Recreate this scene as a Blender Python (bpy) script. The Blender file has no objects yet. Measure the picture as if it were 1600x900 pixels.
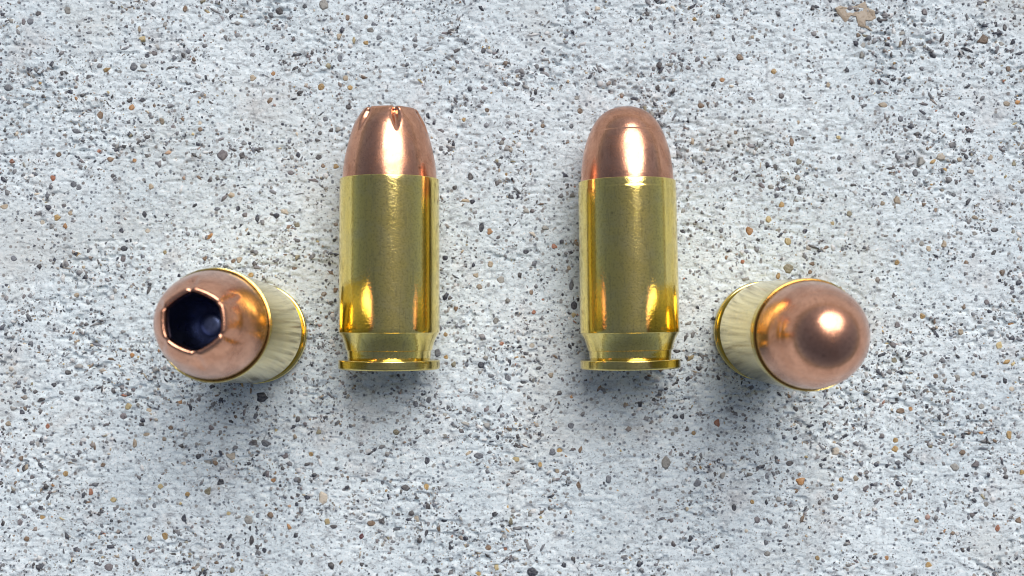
import bpy, math, random
import numpy as np
from mathutils import Vector, Matrix, Euler

# ------------------------------------------------------------------ camera, sky, sun, exposure
scn = bpy.context.scene
MM = 0.001
F = 1933.0                      # focal length in pixels of the 1600 px wide photograph
TILT = math.atan(50 / F)
CAM = np.array([0.0, -4.06, 157.0])     # mm

cd = bpy.data.cameras.new('camera'); cam = bpy.data.objects.new('camera', cd)
scn.collection.objects.link(cam); scn.camera = cam
cam.location = Vector(CAM) * MM
cam.rotation_euler = (TILT, 0, 0)
cd.sensor_width = 36; cd.lens = 36 * F / 1600
cd.clip_start = 0.002; cd.clip_end = 50
cd.dof.use_dof = True; cd.dof.focus_distance = 0.152; cd.dof.aperture_fstop = 30

SUN_AZ, SUN_EL = math.radians(22), math.radians(54)    # azimuth measured from +Y, clockwise
w = bpy.data.worlds.new('World'); scn.world = w; w.use_nodes = True
nt = w.node_tree; nt.nodes.clear()
out = nt.nodes.new('ShaderNodeOutputWorld'); bg = nt.nodes.new('ShaderNodeBackground')
sky = nt.nodes.new('ShaderNodeTexSky'); sky.sky_type = 'NISHITA'; sky.sun_disc = False
sky.sun_elevation = SUN_EL; sky.sun_rotation = SUN_AZ
sky.air_density = 1.0; sky.dust_density = 2.0; sky.ozone_density = 1.0
bg.inputs['Strength'].default_value = 0.07
hs = nt.nodes.new('ShaderNodeHueSaturation'); hs.inputs['Saturation'].default_value = 0.7
nt.links.new(sky.outputs[0], hs.inputs['Color']); nt.links.new(hs.outputs[0], bg.inputs[0]); nt.links.new(bg.outputs[0], out.inputs[0])

sd = bpy.data.lights.new('sun', 'SUN'); sun = bpy.data.objects.new('sun', sd)
scn.collection.objects.link(sun)
sd.energy = 2.9; sd.angle = math.radians(46); sd.color = (1.0, 0.975, 0.94)
dirv = Vector((math.sin(SUN_AZ) * math.cos(SUN_EL), math.cos(SUN_AZ) * math.cos(SUN_EL), math.sin(SUN_EL)))
sun.rotation_euler = dirv.to_track_quat('Z', 'Y').to_euler()
sun.location = dirv * 0.5

scn.view_settings.view_transform = 'Standard'; scn.view_settings.look = 'None'
scn.view_settings.gamma = 1; scn.view_settings.use_curve_mapping = False
scn.view_settings.exposure = 0.06

scn.cycles.filter_width = 1.05

rng = np.random.default_rng(7)
random.seed(7)

def at(px, py, h=0.0):
    """point at height h (mm) seen at this pixel of the photograph"""
    d = np.array([(px - 800) / F, -(py - 450) / F, -1.0])
    s, c = math.sin(TILT), math.cos(TILT)
    d = np.array([d[0], d[1] * c - d[2] * s, d[1] * s + d[2] * c])
    t = (h - CAM[2]) / d[2]
    return CAM + d * t

# ------------------------------------------------------------------ materials
def new_mat(name):
    m = bpy.data.materials.new(name); m.use_nodes = True
    nt = m.node_tree
    return m, nt, nt.nodes['Principled BSDF'], nt.links

def N(nt, t, **kw):
    n = nt.nodes.new(t)
    for k, v in kw.items():
        if k.startswith('i_'):
            n.inputs[k[2:].replace('_', ' ')].default_value = v
        else:
            setattr(n, k, v)
    return n

def ramp(nt, fac, stops, interp='LINEAR'):
    r = nt.nodes.new('ShaderNodeValToRGB'); r.color_ramp.interpolation = interp
    e = r.color_ramp.elements
    while len(e) < len(stops): e.new(0.5)
    for k, (p, c) in enumerate(stops):
        e[k].position = p
        e[k].color = (c, c, c, 1) if not isinstance(c, tuple) else (*c, 1)
    nt.links.new(fac, r.inputs[0])
    return r.outputs[0]

def mix(nt, fac, a, b, mode='MIX'):
    n = nt.nodes.new('ShaderNodeMix'); n.data_type = 'RGBA'; n.blend_type = mode
    for s, v in ((n.inputs[0], fac), (n.inputs[6], a), (n.inputs[7], b)):
        if hasattr(v, 'is_linked'): nt.links.new(v, s)
        elif isinstance(v, tuple): s.default_value = (*v, 1)
        else: s.default_value = v
    return n.outputs[2]

def coords(nt, scale=(1, 1, 1)):
    tc = nt.nodes.new('ShaderNodeTexCoord'); mp = nt.nodes.new('ShaderNodeMapping')
    mp.inputs['Scale'].default_value = scale
    nt.links.new(tc.outputs['Object'], mp.inputs[0])
    return mp.outputs[0]

def noise(nt, vec, scale, detail=4, rough=0.55, dist=0.0):
    n = N(nt, 'ShaderNodeTexNoise', i_Scale=scale, i_Detail=detail, i_Roughness=rough, i_Distortion=dist)
    nt.links.new(vec, n.inputs['Vector'])
    return n.outputs[0]

# cement paste
def cement_material():
    m, nt, b, L = new_mat('cement')
    v = coords(nt); vs = coords(nt, (0.7, 1.25, 1))
    blotch = noise(nt, v, 60, 4, 0.6)
    base = mix(nt, ramp(nt, blotch, [(0.38, 0.0), (0.62, 1.0)]), (0.61, 0.69, 0.735), (0.71, 0.785, 0.825))
    warm = noise(nt, v, 140, 5, 0.65, 0.4)
    base = mix(nt, ramp(nt, warm, [(0.56, 0.0), (0.72, 0.45)]), base, (0.48, 0.42, 0.40))
    cloud = noise(nt, vs, 900, 5, 0.72, 0.8)
    base = mix(nt, ramp(nt, cloud, [(0.33, 0.85), (0.50, 0.0)]), base, (0.27, 0.285, 0.31))
    base = mix(nt, ramp(nt, cloud, [(0.56, 0.0), (0.70, 0.8)]), base, (0.80, 0.81, 0.82))
    gritn = noise(nt, v, 3000, 4, 0.75, 0.3)
    base = mix(nt, ramp(nt, gritn, [(0.33, 0.95), (0.44, 0.0)]), base, (0.17, 0.17, 0.19))
    base = mix(nt, ramp(nt, gritn, [(0.56, 0.0), (0.68, 0.9)]), base, (0.84, 0.85, 0.85))
    stain = noise(nt, v, 38, 3, 0.6, 0.3)
    base = mix(nt, ramp(nt, stain, [(0.54, 0.0), (0.70, 0.40)]), base, (0.52, 0.51, 0.47))
    # fine sand in the paste, too small to be pieces
    for sc, thr, col in ((1700, 0.24, (0.07, 0.08, 0.11)), (1300, 0.22, (0.20, 0.175, 0.16))):
        vo = N(nt, 'ShaderNodeTexVoronoi', i_Scale=sc, i_Randomness=1.0); L.new(v, vo.inputs['Vector'])
        pick = N(nt, 'ShaderNodeSeparateColor'); L.new(vo.outputs['Color'], pick.inputs[0])
        sel = ramp(nt, pick.outputs[0], [(0.22, 1.0), (0.23, 0.0)])
        dot = ramp(nt, vo.outputs['Distance'], [(thr, 1.0), (thr + 0.12, 0.0)])
        mm = N(nt, 'ShaderNodeMath', operation='MULTIPLY'); L.new(sel, mm.inputs[0]); L.new(dot, mm.inputs[1])
        m2 = N(nt, 'ShaderNodeMath', operation='MULTIPLY'); L.new(mm.outputs[0], m2.inputs[0]); m2.inputs[1].default_value = 0.8
        base = mix(nt, m2.outputs[0], base, col)
    L.new(base, b.inputs['Base Color'])
    b.inputs['Roughness'].default_value = 0.88
    b.inputs['Specular IOR Level'].default_value = 0.3
    h1 = noise(nt, vs, 1500, 6, 0.7, 0.6); h2 = noise(nt, v, 4500, 3, 0.6)
    bp = N(nt, 'ShaderNodeBump', i_Strength=1.0, i_Distance=0.00013); L.new(h1, bp.inputs['Height'])
    bp2 = N(nt, 'ShaderNodeBump', i_Strength=0.8, i_Distance=0.00005); L.new(h2, bp2.inputs['Height'])
    L.new(bp.outputs[0], bp2.inputs['Normal']); L.new(bp2.outputs[0], b.inputs['Normal'])
    return m

def stone_material(name, col, attr=False, rough=0.6):
    m, nt, b, L = new_mat(name)
    v = coords(nt)
    n = noise(nt, v, 2200, 4, 0.65)
    if attr:
        a = N(nt, 'ShaderNodeAttribute', attribute_name='stone_colour'); c = a.outputs['Color']
    else:
        tc = N(nt, 'ShaderNodeRGB'); tc.outputs[0].default_value = (*col, 1); c = tc.outputs[0]
    # per-object variation for the shared palette
    if not attr:
        oi = N(nt, 'ShaderNodeObjectInfo')
        hv = N(nt, 'ShaderNodeHueSaturation')
        r = ramp(nt, oi.outputs['Random'], [(0.0, 0.75), (1.0, 1.3)])
        L.new(r, hv.inputs['Value']); L.new(c, hv.inputs['Color']); c = hv.outputs[0]
        tcn = N(nt, 'ShaderNodeNewGeometry')
        n = noise(nt, tcn.outputs['Position'], 3500, 4, 0.65)
    c = mix(nt, ramp(nt, n, [(0.40, 0.0), (0.65, 0.28)]), c, (0.45, 0.44, 0.42))
    c = mix(nt, ramp(nt, n, [(0.32, 0.5), (0.48, 0.0)]), c, (0.05, 0.045, 0.045))
    L.new(c, b.inputs['Base Color']); b.inputs['Roughness'].default_value = rough
    bp = N(nt, 'ShaderNodeBump', i_Strength=0.7, i_Distance=0.00005); L.new(n, bp.inputs['Height'])
    L.new(bp.outputs[0], b.inputs['Normal'])
    return m

def metal_material(name, col, col2, rough, seed, mott=0.5, brushed=0.3, aniso=(1, 1, 0.12)):
    m, nt, b, L = new_mat(name)
    tc = N(nt, 'ShaderNodeTexCoord'); mp = N(nt, 'ShaderNodeMapping'); oi = N(nt, 'ShaderNodeObjectInfo')
    L.new(oi.outputs['Random'], mp.inputs['Location'])
    L.new(tc.outputs['Object'], mp.inputs[0]); v = mp.outputs[0]
    mb = N(nt, 'ShaderNodeMapping'); mb.inputs['Scale'].default_value = aniso; L.new(v, mb.inputs[0]); vb = mb.outputs[0]
    blot = noise(nt, v, 350, 5, 0.65, 0.5)
    c = mix(nt, ramp(nt, blot, [(0.42, 0.0), (0.68, 0.8)]), col, col2)
    spots = noise(nt, v, 900, 3, 0.6)
    fine = noise(nt, v, 3800, 3, 0.6)
    c = mix(nt, ramp(nt, fine, [(0.36, 0.45), (0.50, 0.0)]), c, tuple(x * 0.6 for x in col))
    streak = noise(nt, vb, 2200, 4, 0.7)
    c = mix(nt, ramp(nt, streak, [(0.34, 0.35), (0.46, 0.0)]), c, tuple(x * 0.66 for x in col2))
    c = mix(nt, ramp(nt, spots, [(0.70, 0.0), (0.76, 0.6)]), c, tuple(x * 0.35 for x in col2))
    L.new(c, b.inputs['Base Color'])
    b.inputs['Metallic'].default_value = 1.0
    br = noise(nt, vb, 4200, 3, 0.7)
    rr = N(nt, 'ShaderNodeMapRange'); L.new(blot, rr.inputs[0])
    rr.inputs[1].default_value = 0.35; rr.inputs[2].default_value = 0.7
    rr.inputs[3].default_value = rough * 0.75; rr.inputs[4].default_value = rough * 1.6
    L.new(rr.outputs[0], b.inputs['Roughness'])
    mid = noise(nt, v, 700, 3, 0.5)
    b1 = N(nt, 'ShaderNodeBump', i_Strength=mott, i_Distance=0.000014); L.new(fine, b1.inputs['Height'])
    b2 = N(nt, 'ShaderNodeBump', i_Strength=brushed, i_Distance=0.000012); L.new(br, b2.inputs['Height']); L.new(b1.outputs[0], b2.inputs['Normal'])
    b3 = N(nt, 'ShaderNodeBump', i_Strength=mott * 0.5, i_Distance=0.00001); L.new(mid, b3.inputs['Height']); L.new(b2.outputs[0], b3.inputs['Normal'])
    L.new(b3.outputs[0], b.inputs['Normal'])
    return m

CEMENT = cement_material()
GRAINS = stone_material('sand_grain', None, attr=True)
BRASS = metal_material('brass', (0.97, 0.75, 0.22), (0.84, 0.69, 0.29), 0.085, 1.3, 0.9, 0.3)
BRASS_TURNED = metal_material('turned_brass', (0.80, 0.64, 0.23), (0.60, 0.45, 0.13), 0.12, 4.1, 0.25, 0.3, (0.15, 0.15, 1.6))
COPPER = metal_material('copper_jacket', (0.80, 0.405, 0.26), (0.52, 0.23, 0.135), 0.20, 2.2, 0.6, 0.35)
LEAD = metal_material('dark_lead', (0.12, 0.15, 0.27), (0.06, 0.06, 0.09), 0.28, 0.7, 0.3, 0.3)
PRIMER = metal_material('primer_metal', (0.72, 0.68, 0.58), (0.5, 0.46, 0.38), 0.25, 3.3)

# ------------------------------------------------------------------ helpers
def link(o, parent=None):
    scn.collection.objects.link(o)
    if parent is not None: o.parent = parent
    return o

def grid_mesh(name, V, nu, nv, close_u, mat, sharp=30):
    """V: (nv, nu, 3) rings -> mesh"""
    me = bpy.data.meshes.new(name)
    idx = np.arange(nu * nv).reshape(nv, nu)
    if close_u:
        a = idx[:-1]; b = np.roll(idx, -1, axis=1)[:-1]; c = np.roll(idx, -1, axis=1)[1:]; d = idx[1:]
    else:
        a = idx[:-1, :-1]; b = idx[:-1, 1:]; c = idx[1:, 1:]; d = idx[1:, :-1]
    q = np.stack([a, b, c, d], -1).reshape(-1, 4)
    me.vertices.add(nu * nv); me.vertices.foreach_set('co', V.reshape(-1).astype(np.float32))
    me.loops.add(q.size); me.loops.foreach_set('vertex_index', q.reshape(-1).astype(np.int32))
    me.polygons.add(len(q)); me.polygons.foreach_set('loop_start', np.arange(0, q.size, 4, dtype=np.int32))
    me.update(calc_edges=True)
    me.polygons.foreach_set('use_smooth', np.ones(len(q), dtype=bool))
    if sharp: me.set_sharp_from_angle(angle=math.radians(sharp))
    me.materials.append(mat)
    return me

# ------------------------------------------------------------------ concrete relief
class VNoise:
    def __init__(s, n=256): s.t = rng.random((n, n)); s.n = n
    def __call__(s, x, y):
        xi = np.floor(x).astype(int); yi = np.floor(y).astype(int); fx = x - xi; fy = y - yi
        fx = fx * fx * (3 - 2 * fx); fy = fy * fy * (3 - 2 * fy)
        g = lambda i, j: s.t[(yi + j) % s.n, (xi + i) % s.n]
        return (g(0, 0) * (1 - fx) + g(1, 0) * fx) * (1 - fy) + (g(0, 1) * (1 - fx) + g(1, 1) * fx) * fy
NS = [VNoise() for _ in range(10)]

# hand-placed pebbles: x, y, half width, half height (pixels of the photograph), colour key
PEB = """106 17 7 7 g|171 19 3.5 3 o|236 11 3 4.5 t|289 14 4 6 b|354 17 4 5 k|76 40 4 3.5 a|37 34 4 6 m|47 33 6 6 s|41 23 5 3 y|60 21 5 4 k|223 60 7 5 y|218 46 3 6 t|206 168 5 5.5 o|156 180 6 7.5 b|209 105 7 7 s|13 137 7 6 s|253 189 4 6 t|312 192 4 4.5 p|313 202 4.5 4 b|360 179 4 3 r|395 122 6 6 t|119 205 7 4 s|40 164 6 4 g|241 83 6 5 m|230 87 5 4 n
1209 112 5 5 a|1267 128 4 3.5 n|1294 133 4 5 t|1349 70 5 5 g|1347 86 4.5 6.5 g|1341 55 4 4 b|1294 37 3 5 a|1428 77 4.5 5 g|1537 62 9 8 b|1570 43 4 7 k|1565 69 5 4 g|1443 32 5 4 s|1445 19 5 6 m|1504 178 5 4 n|1310 215 4.5 4 y|1380 164 8 5 t|1407 186 5 5 s|1545 122 4 3 n|1573 162 7 5 t|1575 108 4.5 5 b
92 242 5 5 b|18 252 5 4.5 r|83 278 5 5.5 r|115 288 6 6 s|123 293 5 5 s|210 251 4 4 o|245 252 3 4 b|347 242 9 10 m|378 243 5 6 k|328 282 4 4 k|236 292 4.5 5 t|226 335 4 6 n|190 360 4 5 n|194 388 7 5 n|89 340 6 5.5 a|110 333 4 5 t|66 348 4 4.5 p|21 404 5 5 s|192 405 5.5 6 m|7 323 8 5 t|231 360 6 5 p|258 394 4 4.5 y|372 325 4 5 n|374 406 5 6 t
119 461 5 5 t|106 582 6 4.5 k|84 599 5 3 b|110 529 4 5 s|201 635 6 6 y|193 650 6 6.5 m|74 666 4 5 r|120 623 5 5 n|267 668 4.5 4 b|207 555 4 4 o|13 662 5 5 t|199 524 4 3 n
33 716 4 4.5 b|146 704 3.5 3.5 r|161 726 5 4 b|102 740 5 5 a|142 769 4 6 r|177 781 5 4.5 y|251 760 4.5 4.5 y|293 772 4.5 5 a|325 768 6 6.5 v|323 721 6 6.5 g|347 732 6 4.5 s|345 753 7 6 n|258 837 5 8 a|234 841 4 5 t|65 809 5 5 a|31 816 5 6 m|41 842 5 5 b|288 810 4 7 n|225 789 4 3 n|241 790 4 5.5 s|256 792 3.5 3 n|388 812 8 8 g|363 891 4 5 v|357 803 4 5 y|170 886 8 7 m|50 745 5 4 m|211 693 4 8 t|257 686 4 4 t|229 679 7 4.5 t|394 693 7 5 s|361 713 8 6 p|393 845 4 9 k
619 675 6 5 v|667 720 4.5 8 n|748 712 9 5.5 s|807 718 6 4.5 y|844 726 4 5 a|874 705 6 5.5 a|863 706 5 6 s|871 736 4.5 4 t|634 762 8 5 k|666 761 4.5 5.5 a|612 744 4 3.5 r|643 802 5 5 k|1041 723 8 11 g|951 749 5 7 s|1090 755 6.5 6.5 s|1084 677 4 4 a|1057 671 4 5 g|1051 678 4 4 g|1056 651 5 4 n|1066 651 4.5 5 n|904 758 4 7 b|763 856 6 4.5 b|790 857 4 6 r|776 887 4 5 y|833 894 11 8 n|748 897 5 4 a|683 891 4 5 n|892 665 6 5 s|1032 840 4 6 k
1251 752 8 7 o|1314 749 4.5 4.5 a|1337 748 5 5 t|1399 702 6 6 a|1399 688 5 5 a|1307 705 7 7 p|1407 642 8 5 b|1423 639 4 4 o|1577 680 5 8 a|1504 707 6 5 b|1525 725 6 6 m|1492 730 7 7 g|1386 872 4 5 o|1451 883 6 5 a|1277 872 4 4 a|1233 724 6 5 k|1306 777 5 6 k|1280 786 4 5 k|1461 856 4 3 n|1432 814 4 4 a|1559 826 5 7 r|1541 788 5 5 g|1592 813 5 6 b|1597 738 5 5 a|1534 634 6 6 g
436 17 6 8 k|476 10 4 4 n|506 7 8 9 g|477 51 3 4 b|530 57 4.5 6 t|572 67 5 4.5 a|553 63 3 6 y|418 75 4 5 n|531 91 4.5 7.5 s|543 28 4 5 b|572 27 4 5 b|427 115 4 4.5 o|500 102 4 3.5 m|502 136 6.5 7.5 a|547 137 5 4.5 a|540 122 5 5 t|508 186 5 5 s|476 172 4 3 v|528 202 5 4.5 g|500 208 4 4 k|579 47 6 5 g|592 59 5 4 s
725 187 4 4 a|761 172 4 4 b|734 139 5 4 n|848 196 4 4 b|840 201 4 3.5 t|776 262 3.5 3.5 a|791 272 3.5 5 a|794 254 3 3 v|906 173 5 6 b|901 153 4 4 g|893 197 4 5 s|752 355 5 9 n|765 362 5 6 o|852 356 6 4 g|735 276 5 7 k
866 385 5 5 r|857 388 3 4 b|822 393 6 4.5 n|766 413 5 6 t|783 437 7 8 g|744 430 5 4 t|749 448 5 5 t|830 457 4 4 b|834 488 4 4 r|893 446 4 10 s|897 477 6 8 n|775 501 5 6 g|889 419 4 4 t|883 440 3.5 4 k|696 523 4 4 a|784 537 4 4 r|819 523 3.5 4 t|831 540 5 5 p|697 558 4 4 a|684 551 6 7 s|752 570 6 6 n|794 591 5 7 s|818 597 6 4 n|861 586 5 5 t|842 575 5 3.5 k
1064 31 4 5 s|1085 30 4 4 a|1122 25 4 4 b|1093 40 7 9 g|1156 90 6 6 b|1128 125 5 4.5 o|1146 60 3 7 n|1095 165 6 5 b|1149 207 5 4 b|1140 191 4 3.5 t|1237 222 4 8 b|1221 150 5 5 m
1248 253 5 5.5 v|1244 266 4 4.5 s|1246 278 5 5 t|1148 280 5 5.5 n|1213 306 4 4 n|1222 320 5 6 a|1201 343 5 6 y|1171 361 6 7.5 o|1231 377 6 7 y|1127 360 4.5 4.5 s|1160 409 4 4 r|1232 419 9 9 v|1216 431 4 6 a|1269 412 5 3.5 b|1266 425 4 4 b|1311 247 4 4.5 s|1311 265 4 4 k|1271 341 5 3 r|1066 361 5 3.5 n
1440 252 6 8 g|1430 270 5.5 6.5 s|1499 249 5.5 4 t|1548 246 5 5.5 t|1402 313 6 7 t|1379 318 4 4 t|1327 334 5 5 v|1470 244 8 8 p|1402 410 4.5 5 a|1462 329 4 6 b|1451 389 5 5 t|1475 382 5 6 t|1440 381 5 5 g|1554 359 7 4 k|1557 412 3.5 3 a|1566 426 4.5 5 b|1584 256 4 4.5 v|1523 365 5 4 g|1587 288 4 3.5 s|1491 305 4 4 s
1441 494 5.5 6 a|1429 493 4 4 s|1402 508 5 5 m|1397 563 5.5 5 v|1561 540 6 7 y|1582 506 6 5 o|1554 497 3.5 5 k|1462 588 5 4.5 b|1469 575 3.5 3.5 n|1501 519 5 6 t|1542 472 5 5 m|1525 468 4 4 s|1521 584 4 5 t|1581 608 5 4.5 p
409 621 11 9 n|432 672 5 8 y|498 675 5 4.5 v|397 692 8 5 k|415 692 9 6 s|486 710 4.5 4.5 a|427 750 5 5 o|505 779 8 11 p|568 753 6 5 k|511 815 5 6 y|580 818 7 4.5 b|597 815 5 5 k|565 838 4 5 w|413 860 4 5 n|670 625 5 7 s|444 712 6 6 m
1121 661 5 7 r|1198 744 5 6 s|1129 743 5 6 g|1175 784 4 4 a|1147 793 4 6 n|1079 841 4 7 n|1183 812 5 6 m|1199 865 6 5 g|1197 848 4 5 s
454 270 6 4 m|498 245 6 5 k|505 259 4 4 b|525 260 5.5 4.5 a|402 341 4 7 n|464 351 5 5 v|451 364 4 4 k|493 378 4 4 b|460 418 6 5 b|391 430 6 5 a|444 330 7 5 p"""
PEBS = [(*map(float, e.split()[:4]), e.split()[4]) for e in PEB.replace('\n', '|').split('|')]
PEBS = sorted(PEBS, key=lambda e: -e[2] * e[3])[:298]
PAL = dict(g=(0.26, 0.25, 0.23), o=(0.42, 0.20, 0.06), t=(0.34, 0.27, 0.19), b=(0.17, 0.105, 0.06), k=(0.055, 0.05, 0.055),
           a=(0.38, 0.235, 0.075), m=(0.15, 0.13, 0.14), s=(0.12, 0.13, 0.155), y=(0.45, 0.35, 0.17), p=(0.52, 0.45, 0.36),
           r=(0.32, 0.12, 0.06), n=(0.018, 0.022, 0.04), v=(0.24, 0.21, 0.13), w=(0.13, 0.02, 0.03), q=(0.30, 0.23, 0.16))
PALNAME = dict(g='warm_grey', o='orange', t='tan', b='brown', k='charcoal', a='amber', m='mauve_grey', s='slate', y='honey',
               p='pale_buff', r='rust', n='blue_black', v='olive', w='wine_red', q='earth')

pebs = []
for (x, y, rx, ry, k) in PEBS:
    p = at(x, y, 0); s = CAM[2] / F
    pebs.append((p[0], p[1], rx * s, ry * s, k))

def relief(x, y):
    """height of the concrete in mm at x, y in mm"""
    h = (NS[0](x / 14 + 3, y / 14 + 9) - 0.5) * 0.22
    h += (NS[1](x / 4.2 + 30, y / 3.8 + 5) - 0.5) * 0.07
    h += (NS[2](x / 1.7 + 60, y / 1.2 + 15) - 0.5) * 0.07
    r = 1 - np.abs(NS[3](x / 0.95 + 11, y / 0.80 + 71) - 0.5) * 2
    h += (r - 0.5) * 0.06
    h += (NS[4](x / 0.42 + 5, y / 0.38 + 33) - 0.5) * 0.08
    rough = np.clip((NS[5](x / 6 + 2, y / 4.5 + 40) - 0.50) * 4, 0, 1)
    pit = NS[6](x / 0.75 + 7, y / 0.5 + 3)
    h -= np.clip((pit - 0.66) * 6, 0, 1) * (0.14 + 0.26 * rough)
    h += (NS[7](x / 0.55 + 17, y / 0.4 + 23) - 0.5) * 0.22 * rough
    return h

# non-uniform lattice: fine inside the frame, stretching to the far edges of the slab
def axis(half, step, far):
    a = np.arange(-half, half + step / 2, step)
    e = [half]; s = step
    while e[-1] < far:
        s *= 1.13; e.append(e[-1] + s)
    e = np.array(e[1:])
    return np.concatenate([-e[::-1], a, e])
gx = axis(68, 0.125, 3000); gy = axis(41, 0.115, 3000)
GX, GY = np.meshgrid(gx, gy)
H = relief(GX, GY)
fade = np.clip(1.25 - np.maximum(np.abs(GX) / 400, np.abs(GY) / 400), 0, 1)
H *= fade
for (px_, py_, rx, ry, k) in pebs:      # paste lips round the pebbles
    i0, i1 = np.searchsorted(gx, (px_ - 2.5, px_ + 2.5)); j0, j1 = np.searchsorted(gy, (py_ - 2.5, py_ + 2.5))
    xx = GX[j0:j1, i0:i1] - px_; yy = GY[j0:j1, i0:i1] - py_
    d = np.sqrt((xx / rx) ** 2 + (yy / ry) ** 2)
    H[j0:j1, i0:i1] += 0.05 * np.exp(-((d - 1.25) / 0.22) ** 2) - 0.06 * np.exp(-(d / 0.85) ** 4)
V = np.stack([GX, GY, H], -1) * MM
me = grid_mesh('concrete_slab', V, len(gx), len(gy), False, CEMENT, sharp=0)
slab = link(bpy.data.objects.new('concrete_slab', me)); slab['kind'] = 'structure'
slab['label'] = 'pale blue-grey concrete with sand and small stones showing in it'

# sand grains, joined
def grains_mesh(n, sample):
    K = 7
    pos, rad, asp, rot, col, hgt = sample(n)
    n = len(pos)
    ang = (np.arange(K) / K * 2 * np.pi)[None, :] + rng.normal(0, 0.22, (n, K))
    rr = rad[:, None] * rng.uniform(0.62, 1.25, (n, K))
    lx = np.cos(ang) * rr * asp[:, None]; ly = np.sin(ang) * rr / asp[:, None]
    c, s = np.cos(rot)[:, None], np.sin(rot)[:, None]
    ox = lx * c - ly * s; oy = lx * s + ly * c
    z0 = relief(pos[:, 0], pos[:, 1])[:, None]
    tx = rng.normal(0, 0.10, (n, 1)); ty = rng.normal(0, 0.10, (n, 1))
    P = np.zeros((n, 2 * K + 1, 3))
    P[:, :K, 0] = pos[:, :1] + ox * 1.04; P[:, :K, 1] = pos[:, 1:] + oy * 1.04; P[:, :K, 2] = z0 - 0.22
    P[:, K:2 * K, 0] = pos[:, :1] + ox * 0.86; P[:, K:2 * K, 1] = pos[:, 1:] + oy * 0.86
    P[:, K:2 * K, 2] = z0 + hgt[:, None] + ox * tx + oy * ty
    P[:, 2 * K, :2] = pos; P[:, 2 * K, 2] = z0[:, 0] + hgt * 1.0 + rad * 0.10
    f = []
    for i in range(K):
        j = (i + 1) % K
        f += [(i, j, K + j), (i, K + j, K + i), (K + i, K + j, 2 * K)]
    f = np.array(f)
    T = (np.arange(n) * (2 * K + 1))[:, None, None] + f[None]
    T = T.reshape(-1, 3)
    me = bpy.data.meshes.new('sand_grains')
    nv = n * (2 * K + 1)
    me.vertices.add(nv); me.vertices.foreach_set('co', (P * MM).reshape(-1).astype(np.float32))
    me.loops.add(T.size); me.loops.foreach_set('vertex_index', T.reshape(-1).astype(np.int32))
    me.polygons.add(len(T)); me.polygons.foreach_set('loop_start', np.arange(0, T.size, 3, dtype=np.int32))
    me.update(calc_edges=True)
    a = me.color_attributes.new('stone_colour', 'FLOAT_COLOR', 'POINT')
    cc = np.ones((n, 2 * K + 1, 4)); cc[..., :3] = col[:, None, :]
    a.data.foreach_set('color', cc.reshape(-1).astype(np.float32))
    me.materials.append(GRAINS)
    return me

cols = np.array([PAL[k] for k in 'nksmgbtaovypr'])
wts_small = np.array([.32, .20, .20, .11, .10, .065, .035, .012, .006, .015, .012, .02, .005]); wts_small /= wts_small.sum()
def sample(n):
    m = n * 6
    x = rng.uniform(-80, 80, m); y = rng.uniform(-50, 46, m)
    dens = NS[5](x / 6 + 2, y / 4.5 + 40) * 0.55 + NS[8](x / 2.6, y / 1.8) * 0.55 + NS[9](x / 15, y / 12) * 0.25
    keep = rng.random(m) < np.clip((dens - 0.33) * 1.6, 0.12, 1) ** 1.4
    x, y = x[keep][:n], y[keep][:n]; n = len(x)
    s = CAM[2] / F
    r = np.clip(1.7 * rng.pareto(2.7, n) + 1.0, 1.0, 5.2) * s
    pos = np.stack([x, y], -1)
    ok = np.ones(n, bool)
    for (px_, py_, rx, ry, k) in pebs:
        ok &= ((x - px_) / (rx + r)) ** 2 + ((y - py_) / (ry + r)) ** 2 > 1
    pos = pos[ok]; r = r[ok]; n = len(r)
    ci = rng.choice(len(cols), n, p=wts_small)
    c = cols[ci] * rng.uniform(0.7, 1.5, (n, 1))
    pale = rng.random(n) < 0.10
    c[pale] = np.array([0.70, 0.70, 0.70]) * rng.uniform(0.85, 1.15, (pale.sum(), 1))
    # mid greys half merged with the paste
    soft = rng.random(n) < 0.40
    c[soft] = c[soft] * 0.6 + np.array([0.27, 0.27, 0.28]) * 0.55
    asp = np.exp(rng.normal(0.12, 0.25, n)); rot = rng.normal(0.1, 0.8, n)
    hgt = rng.uniform(-0.02, 0.07, n) * np.clip(r / 0.2, 0.5, 1.3)
    return pos, r, asp, rot, c, hgt
gr = link(bpy.data.objects.new('sand_grains', grains_mesh(37000, sample)), slab)
gr['kind'] = 'stuff'

# pebbles: shared stone shapes, one object each
def pebble_mesh(seed):
    r = np.random.default_rng(seed); K = 10
    ang = np.arange(K) / K * 2 * np.pi + r.normal(0, 0.10, K)
    rad = r.uniform(0.80, 1.10, K)
    if seed % 3 == 0: rad *= 1 + 0.16 * np.cos(3 * ang + r.uniform(0, 6))
    if seed % 3 == 1: rad *= 1 + 0.10 * np.cos(4 * ang + r.uniform(0, 6))
    x, y = np.cos(ang) * rad, np.sin(ang) * rad
    vs = []
    for sc, z in ((1.05, -1.0), (0.97, 0.10), (0.68, 0.62)):
        vs += [(x[i] * sc, y[i] * sc, z + (r.normal(0, 0.09) if z > 0 else 0)) for i in range(K)]
    vs.append((r.normal(0, .1), r.normal(0, .1), 0.75))
    fs = []
    for t in range(2):
        for i in range(K):
            j = (i + 1) % K
            fs.append((t * K + i, t * K + j, (t + 1) * K + j, (t + 1) * K + i))
    for i in range(K): fs.append((2 * K + i, 2 * K + (i + 1) % K, 3 * K))
    me = bpy.data.meshes.new('pebble'); me.from_pydata(vs, [], fs); me.update()
    me.polygons.foreach_set('use_smooth', [True] * len(fs))
    me.set_sharp_from_angle(angle=math.radians(38))
    me.materials.append(CEMENT)
    return me
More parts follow.
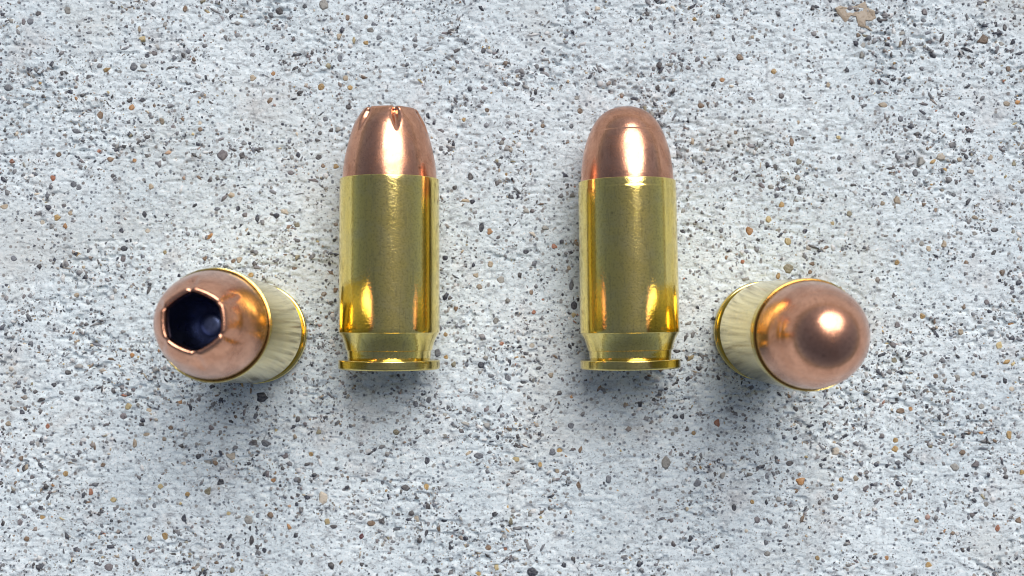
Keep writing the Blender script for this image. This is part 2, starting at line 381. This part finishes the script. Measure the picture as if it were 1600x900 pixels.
shapes = [pebble_mesh(i) for i in range(24)]
PMAT = {k: stone_material('stone_' + PALNAME[k], c, rough=0.5) for k, c in PAL.items()}
for i, (x, y, rx, ry, k) in enumerate(pebs):
    o = bpy.data.objects.new('pebble', shapes[i % 24]); link(o, slab)
    o.material_slots[0].link = 'OBJECT'; o.material_slots[0].material = PMAT[k]
    z = float(relief(np.array([x]), np.array([y]))[0])
    top = 0.02 + 0.05 * ((i * 7) % 5) / 4
    o.location = (x * MM, y * MM, (z + top - 0.10) * MM)
    o.scale = (rx * MM, ry * MM, 0.24 * MM)
    o.rotation_euler = (0, 0, random.uniform(-0.25, 0.25))

# the large ragged brown stone at the top edge
poly = [(1304, 13), (1313, 26), (1320, 35), (1327, 24), (1337, 26), (1341, 41), (1352, 44), (1363, 49), (1357, 40), (1353, 32),
        (1362, 33), (1368, 28), (1366, 17), (1355, 12), (1352, 2), (1340, 8), (1325, 12), (1312, 9)]
pc = [at(*p, 0.0) for p in poly]; ctr = sum(pc) / len(pc)
bm_v = []
for dz, sh in ((-0.30, 1.0), (0.05, 1.0), (0.10, 0.86)):
    for k, p in enumerate(pc):
        q = ctr + (p - ctr) * sh
        bm_v.append((q[0] * MM, q[1] * MM, (float(relief(np.array([p[0]]), np.array([p[1]]))[0]) + dz + 0.05 * math.sin(k * 2.3) * (dz > 0)) * MM))
K = len(pc)
fs = [(t * K + (i + 1) % K, t * K + i, (t + 1) * K + i, (t + 1) * K + (i + 1) % K) for t in range(2) for i in range(K)]
fs.append(tuple(reversed(range(2 * K, 3 * K))))
me = bpy.data.meshes.new('ragged_stone'); me.from_pydata(bm_v, [], fs); me.update(); me.materials.append(PMAT['q'])
rs = link(bpy.data.objects.new('ragged_stone', me), slab); rs['label'] = 'large ragged brown stone bedded at the top edge'

# ------------------------------------------------------------------ cartridges
def lathe(name, prof, mat, nu=160, fn=None, sharp=28):
    prof = np.array(prof, float)
    th = np.arange(nu) / nu * 2 * np.pi
    V = np.zeros((len(prof), nu, 3))
    for k, (z, r) in enumerate(prof):
        rr, zz = (fn(th, z, r, k) if fn else (np.full(nu, r), np.full(nu, z)))
        V[k, :, 0] = rr * np.cos(th); V[k, :, 1] = rr * np.sin(th); V[k, :, 2] = zz
    return grid_mesh(name, V * MM, nu, len(prof), True, mat, sharp)

def dens(pts, step=0.15, smooth=True):
    """Catmull-Rom densified profile"""
    P = np.array(pts, float); out = []
    for i in range(len(P) - 1):
        p0 = P[max(i - 1, 0)]; p1 = P[i]; p2 = P[i + 1]; p3 = P[min(i + 2, len(P) - 1)]
        n = max(2, int(np.linalg.norm(p2 - p1) / step))
        for t in np.arange(n) / n:
            if smooth:
                out.append(0.5 * ((2 * p1) + (-p0 + p2) * t + (2 * p0 - 5 * p1 + 4 * p2 - p3) * t * t + (-p0 + 3 * p1 - 3 * p2 + p3) * t ** 3))
            else: out.append(p1 + (p2 - p1) * t)
    out.append(P[-1])
    return [tuple(v) for v in out]

CL = 22.8
case_prof = [(1.10, 4.8), (1.16, 4.92), (1.25, 4.94), (1.7, 4.98), (2.20, 5.03), (2.24, 5.04), (2.30, 5.17), (2.8, 5.27), (3.2, 5.40), (3.6, 5.55), (4.0, 5.76), (4.36, 5.97), (4.42, 6.03), (4.58, 6.05)] + \
            [(z, 6.05 - 0.004 * (z - 4.5)) for z in np.arange(5.0, 21.7, 0.8)] + \
            [(21.70, 5.978), (21.80, 5.974), (21.88, 5.957), (22.0, 5.95), (22.70, 5.935), (22.76, 5.925), (22.8, 5.88), (22.78, 5.74), (21.0, 5.70)]
case_me = lathe('case', case_prof, BRASS, sharp=14)
k0 = next(i for i, p in enumerate(case_prof) if p[0] > 21.6)
plain_prof = case_prof[:k0] + [(22.2, 5.977), (22.66, 5.972), (22.73, 5.965), (22.78, 5.94), (22.8, 5.88), (22.78, 5.74), (21.0, 5.66)]
plain_case_me = lathe('case', plain_prof, BRASS, sharp=14)
rim_prof = [(0.45, 0.01), (0.45, 2.62), (0.0, 2.70), (0.0, 5.85), (0.05, 5.98), (0.14, 6.06), (0.19, 6.08), (0.26, 6.08), (0.95, 6.08), (1.02, 6.08), (1.08, 6.05), (1.13, 5.98), (1.15, 5.85), (1.15, 4.8)]
rim_me = lathe('rim', rim_prof, BRASS_TURNED)
primer_me = lathe('primer', [(0.08, 0.01), (0.06, 2.2), (0.12, 2.42), (0.3, 2.5), (0.46, 2.5)], PRIMER, 64)

fmj_pts = [(-1.5, 5.68), (0, 5.68), (1.5, 5.57), (3.4, 5.29), (4.4, 5.05), (5.3, 4.77), (5.95, 4.51)]
fmj_pts2 = [(5.99, 4.475), (6.6, 4.21), (7.2, 3.87), (7.75, 3.46), (8.25, 2.96), (8.7, 2.28), (9.03, 1.45), (9.19, 0.72), (9.24, 0.004)]
fmj_prof = [(CL + z, r) for z, r in dens(fmj_pts) + dens(fmj_pts2)]
fmj_me = lathe('bullet', fmj_prof, COPPER, 192, sharp=40)

jhp_pts = [(-1.5, 5.70), (0, 5.66), (1.5, 5.53), (3.05, 5.28), (4.93, 4.82), (6.0, 4.50), (6.8, 4.22), (7.45, 3.94), (7.9, 3.68), (8.2, 3.48), (8.40, 3.28), (8.46, 3.12), (8.42, 2.96), (8.28, 2.84), (8.0, 2.77), (7.4, 2.72)]
jp = dens(jhp_pts, 0.13)
KN = max(range(len(jp)), key=lambda i: jp[i][0])
def jhp_fn(t0, ns=1.0):
    def fn(th, z, r, k):
        zr = z - CL
        a = (th - t0 + math.pi / 6) % (math.pi / 3) - math.pi / 6      # 0 at the six notches
        hexf = math.cos(math.pi / 6) / np.cos(math.pi / 6 - (np.sqrt(a * a + 0.0016) - 0.0))
        s = min(max((zr - 6.3) / 2.0, 0), 1); s = s * s * (3 - 2 * s)
        if k > KN: s = 1.0
        rr = r * (1 + 0.55 * s * (hexf * 1.06 - 1))
        g = min(max((zr - 5.2) / 2.0, 0), 1) if k <= KN else 1.0
        if k <= KN: g *= 1 - 0.62 * min(max((zr - 7.9) / 0.55, 0), 1)
        v = np.exp(-(a / (0.035 + 0.085 * min(g, 1))) ** 2)
        rr = rr - 0.72 * ns * g * v * (0.5 ** max(0, k - KN))
        zz = z - 0.11 * ns * s * np.clip(1 - np.abs(a) / 0.13, 0, 1)
        # folded lips: petals bow slightly
        return rr, zz
    return fn
def jhp_mesh(t0, ns=1.0): return lathe('bullet', [(CL + z, r) for z, r in jp], COPPER, 360, jhp_fn(t0, ns), sharp=50)
cav_prof = [(CL + z, r) for z, r in dens([(7.7, 2.80), (7.5, 2.76), (6.8, 2.58), (5.0, 2.12), (3.0, 1.62), (1.3, 1.25)], 0.4)] + \
           [(CL + 1.0, 1.15), (CL + 1.08, 1.02), (CL + 1.12, 0.6), (CL + 1.12, 0.004)]
cav_me = lathe('hollow_cavity', cav_prof, LEAD, 96, sharp=35)

def cartridge(kind, base, rot, label, t0=0.0, group=None, primer=True, scale=1.0):
    e = bpy.data.objects.new('cartridge', None); link(e)
    e.empty_display_size = 0.005
    e.location = Vector(base) * MM; e.rotation_euler = rot; e.scale = (scale,) * 3
    e['label'] = label; e['category'] = 'cartridge'
    c = link(bpy.data.objects.new('case', plain_case_me if kind == 'jhp' else case_me), e)
    r = link(bpy.data.objects.new('rim', rim_me), c)
    if primer: link(bpy.data.objects.new('primer', primer_me), c)
    if kind == 'jhp':
        b = link(bpy.data.objects.new('bullet', jhp_mesh(t0, 1.0 if primer else 0.55)), e)
        link(bpy.data.objects.new('hollow_cavity', cav_me), b)
    else:
        b = link(bpy.data.objects.new('bullet', fmj_me), e)
    return e

S_J = 1.015
def lying(px, py, scale, yaw):
    p = at(px, py + 2, 6.15 * scale)
    return (p[0], p[1], 6.12 * scale - 0.02), Euler((math.radians(-90), 0, yaw))
b, r = lying(608, 575, S_J, 0.0)
cartridge('jhp', b, r, 'brass cartridge lying flat with notched blunt copper tip pointing up', math.radians(-74), scale=S_J)
b, r = lying(985, 574, 1.0, math.radians(0.9))
cartridge('fmj', b, r, 'brass cartridge lying flat with smooth rounded copper nose pointing up', scale=1.0)

def standing(base_px, top_px, top_h, scale=1.0):
    p0 = at(*base_px, 0.1); p1 = at(*top_px, top_h)
    d = Vector(p1 - p0).normalized()
    return p0, d.to_track_quat('Z', 'Y').to_euler()
b, r = standing((403, 521), (337, 508.5), 22.8)
cartridge('jhp', b, r, 'brass cartridge standing upright with dark hollow opening in its copper tip', math.radians(99), primer=False, scale=1.04)
b, r = standing((1191, 517), (1262, 523), 22.8)
cartridge('fmj', b, r, 'brass cartridge standing upright with closed shiny dome of copper on top', primer=False, scale=1.03)
